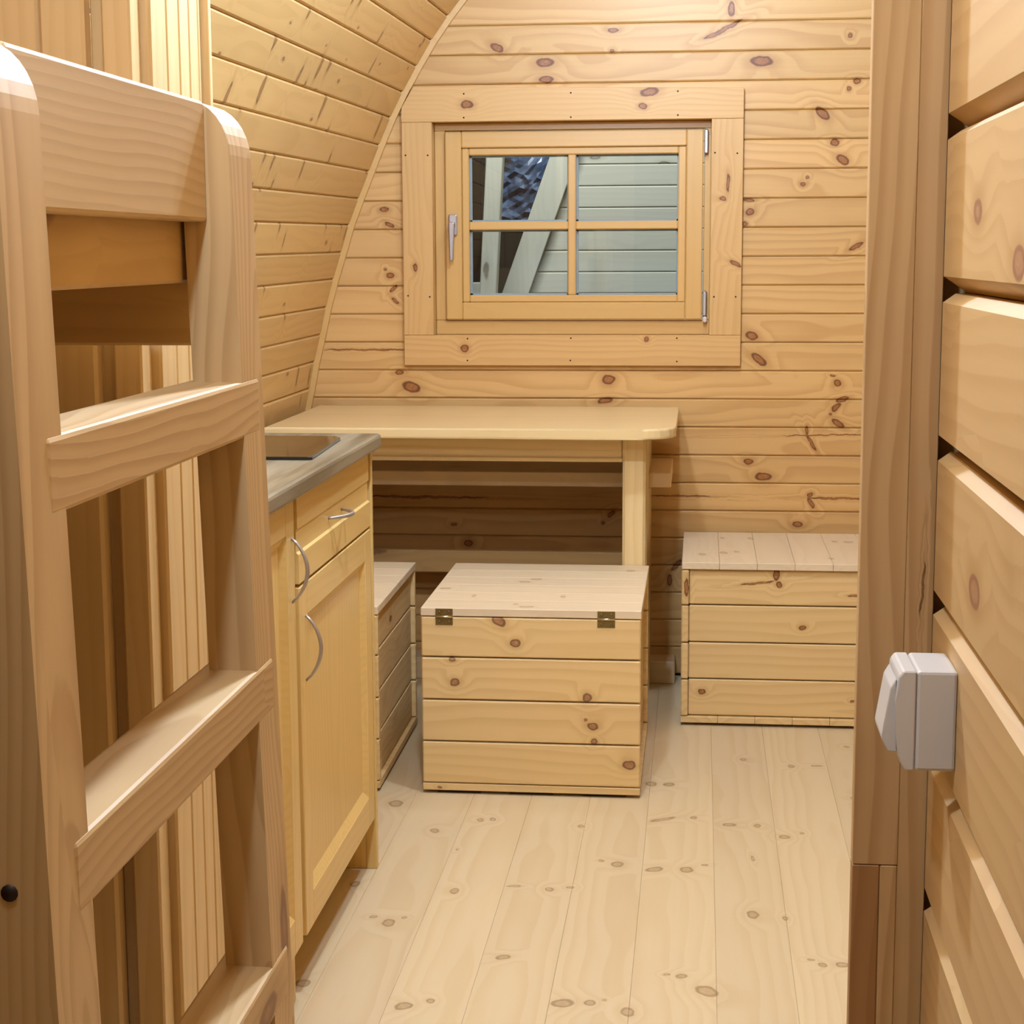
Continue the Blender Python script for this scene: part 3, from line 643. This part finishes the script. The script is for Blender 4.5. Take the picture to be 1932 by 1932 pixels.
c3 = chest('chest_b', 'slatted pine chest turned sideways against the end wall, knotty front', G); c3.matrix_basis = Matrix.Translation((0.2550, 4.8075, 0)) @ Matrix.Rotation(math.pi/2, 4, 'Z') 

# ---- surface socket on the log wall
SK = thing('wall_socket', (LX, 1.47, 0.82), 'white plastic surface-mounted socket with flap on the log wall', 'socket')
bar('socket_base', 0.1815, LX, 1.434, 1.506, 0.822, 0.907, 'white', SK, 'X', 0.0028, 2)
prism('socket_cover', [(0.1812, 0.8222), (0.1735, 0.8225), (0.1690, 0.8300), (0.1655, 0.850), (0.1645, 0.880), (0.1668, 0.9020), (0.1705, 0.9068), (0.1812, 0.9068)], 1.4343, 1.5057, 'Y', 'white', SK, 'Z', 0.0012)
prism('socket_flap', [(0.1655, 0.8985), (0.1610, 0.8905), (0.1545, 0.850), (0.1550, 0.846), (0.1600, 0.8365), (0.1675, 0.8360)], 1.4420, 1.4985, 'Y', 'white', SK, 'Z', 0.0008)

# ================================================================== beyond the window
OY = 6.75
GR = bar('ground_outside', -4, 4, WY+0.12, 9.6, -0.25, -0.2, 'concrete', None, 'X', 0); tag(GR, 'grey workshop floor outside the window', None, None, 'structure')
WO = bar('wall_outside', -4, 4, 9.4, 9.5, -0.2, 4.0, 'workshop_wall', None, 'X', 0); tag(WO, 'dark workshop wall beyond the window', None, None, 'structure')
NC = thing('neighbouring_cabin', (0.4, OY, -0.2), 'pale grey board-clad cabin end seen through the window', 'cabin')
P0 = 1.2155
for k in range(-17, 12):
    a = P0+0.0808*k+0.0405-0.0808; b = a+0.0808
    if a > 2.2: continue
    xl = -0.571+(-0.661+0.512)/(1.512-1.092)*0.0+0.355*((a+b)/2-1.512)+0.045
    bar('cladding_board', xl, 1.6, OY, OY+0.02, a+0.0006, b-0.0006, 'outside_board', NC, 'X', 0.004)
pa = [(-0.758-0.36*1.29, -0.2), (-0.655-0.36*1.29, -0.2), (-0.655+0.36*1.0, 2.09), (-0.758+0.36*1.0, 2.09)]
prism('rake_board', pa, OY-0.035, OY-0.001, 'Y', 'outside_board', NC, 'Z', 0.002)
PT = prism('timber_post', [(-0.895, -0.2), (-0.833, -0.2), (-0.693, 2.3), (-0.755, 2.3)], OY-0.20, OY-0.13, 'Y', 'outside_board', None, 'Z', 0.003)
tag(PT, 'weathered upright timber standing outside the window', 'post')
CR = bar('timber_offcut', -0.96, -0.80, OY+0.10, OY+0.16, 1.065, 1.135, 'outside_board', None, 'X', 0.003); tag(CR, 'short pale timber end lying on a rack outside', 'timber')
RK = thing('timber_rack', (-1.0, OY+0.3, -0.2), 'dark metal rack in the workshop outside', 'rack')
for x in (-1.32, -0.90): bar('rack_post', x, x+0.04, OY+0.18, OY+0.22, -0.2, 2.4, 'screw', RK, 'Z', 0.002)
bar('rack_shelf', -1.32, -0.70, OY+0.05, OY+0.6, 1.040, 1.0640, 'screw', RK, 'X', 0.002)
bar('rack_shelf', -1.32, -0.70, OY+0.25, OY+0.6, 1.33, 1.35, 'screw', RK, 'X', 0.002)
def sheet():
    bm = bmesh.new(); n = 20; rr = random.Random(3); vs = []
    hgt = [[rr.uniform(-0.011, 0.011) for _ in range(n)] for _ in range(n)]
    for i in range(n):
        for j in range(n):
            u, v = i/(n-1), j/(n-1)
            vs.append(bm.verts.new((-0.86+0.34*u, 7.03+0.10*math.sin(5*u+3*v)*0.4+hgt[i][j], 1.375+0.34*v+0.02*math.sin(9*u))))
    for i in range(n-1):
        for j in range(n-1): bm.faces.new((vs[i*n+j], vs[(i+1)*n+j], vs[(i+1)*n+j+1], vs[i*n+j+1]))
    bmesh.ops.solidify(bm, geom=list(bm.faces), thickness=0.003)
    return link('plastic_film', to_mesh('plastic_film', bm), Matrix.Identity(4), None, 'film')
tag(sheet(), 'crumpled blue plastic film bundled on the rack outside', 'plastic film')
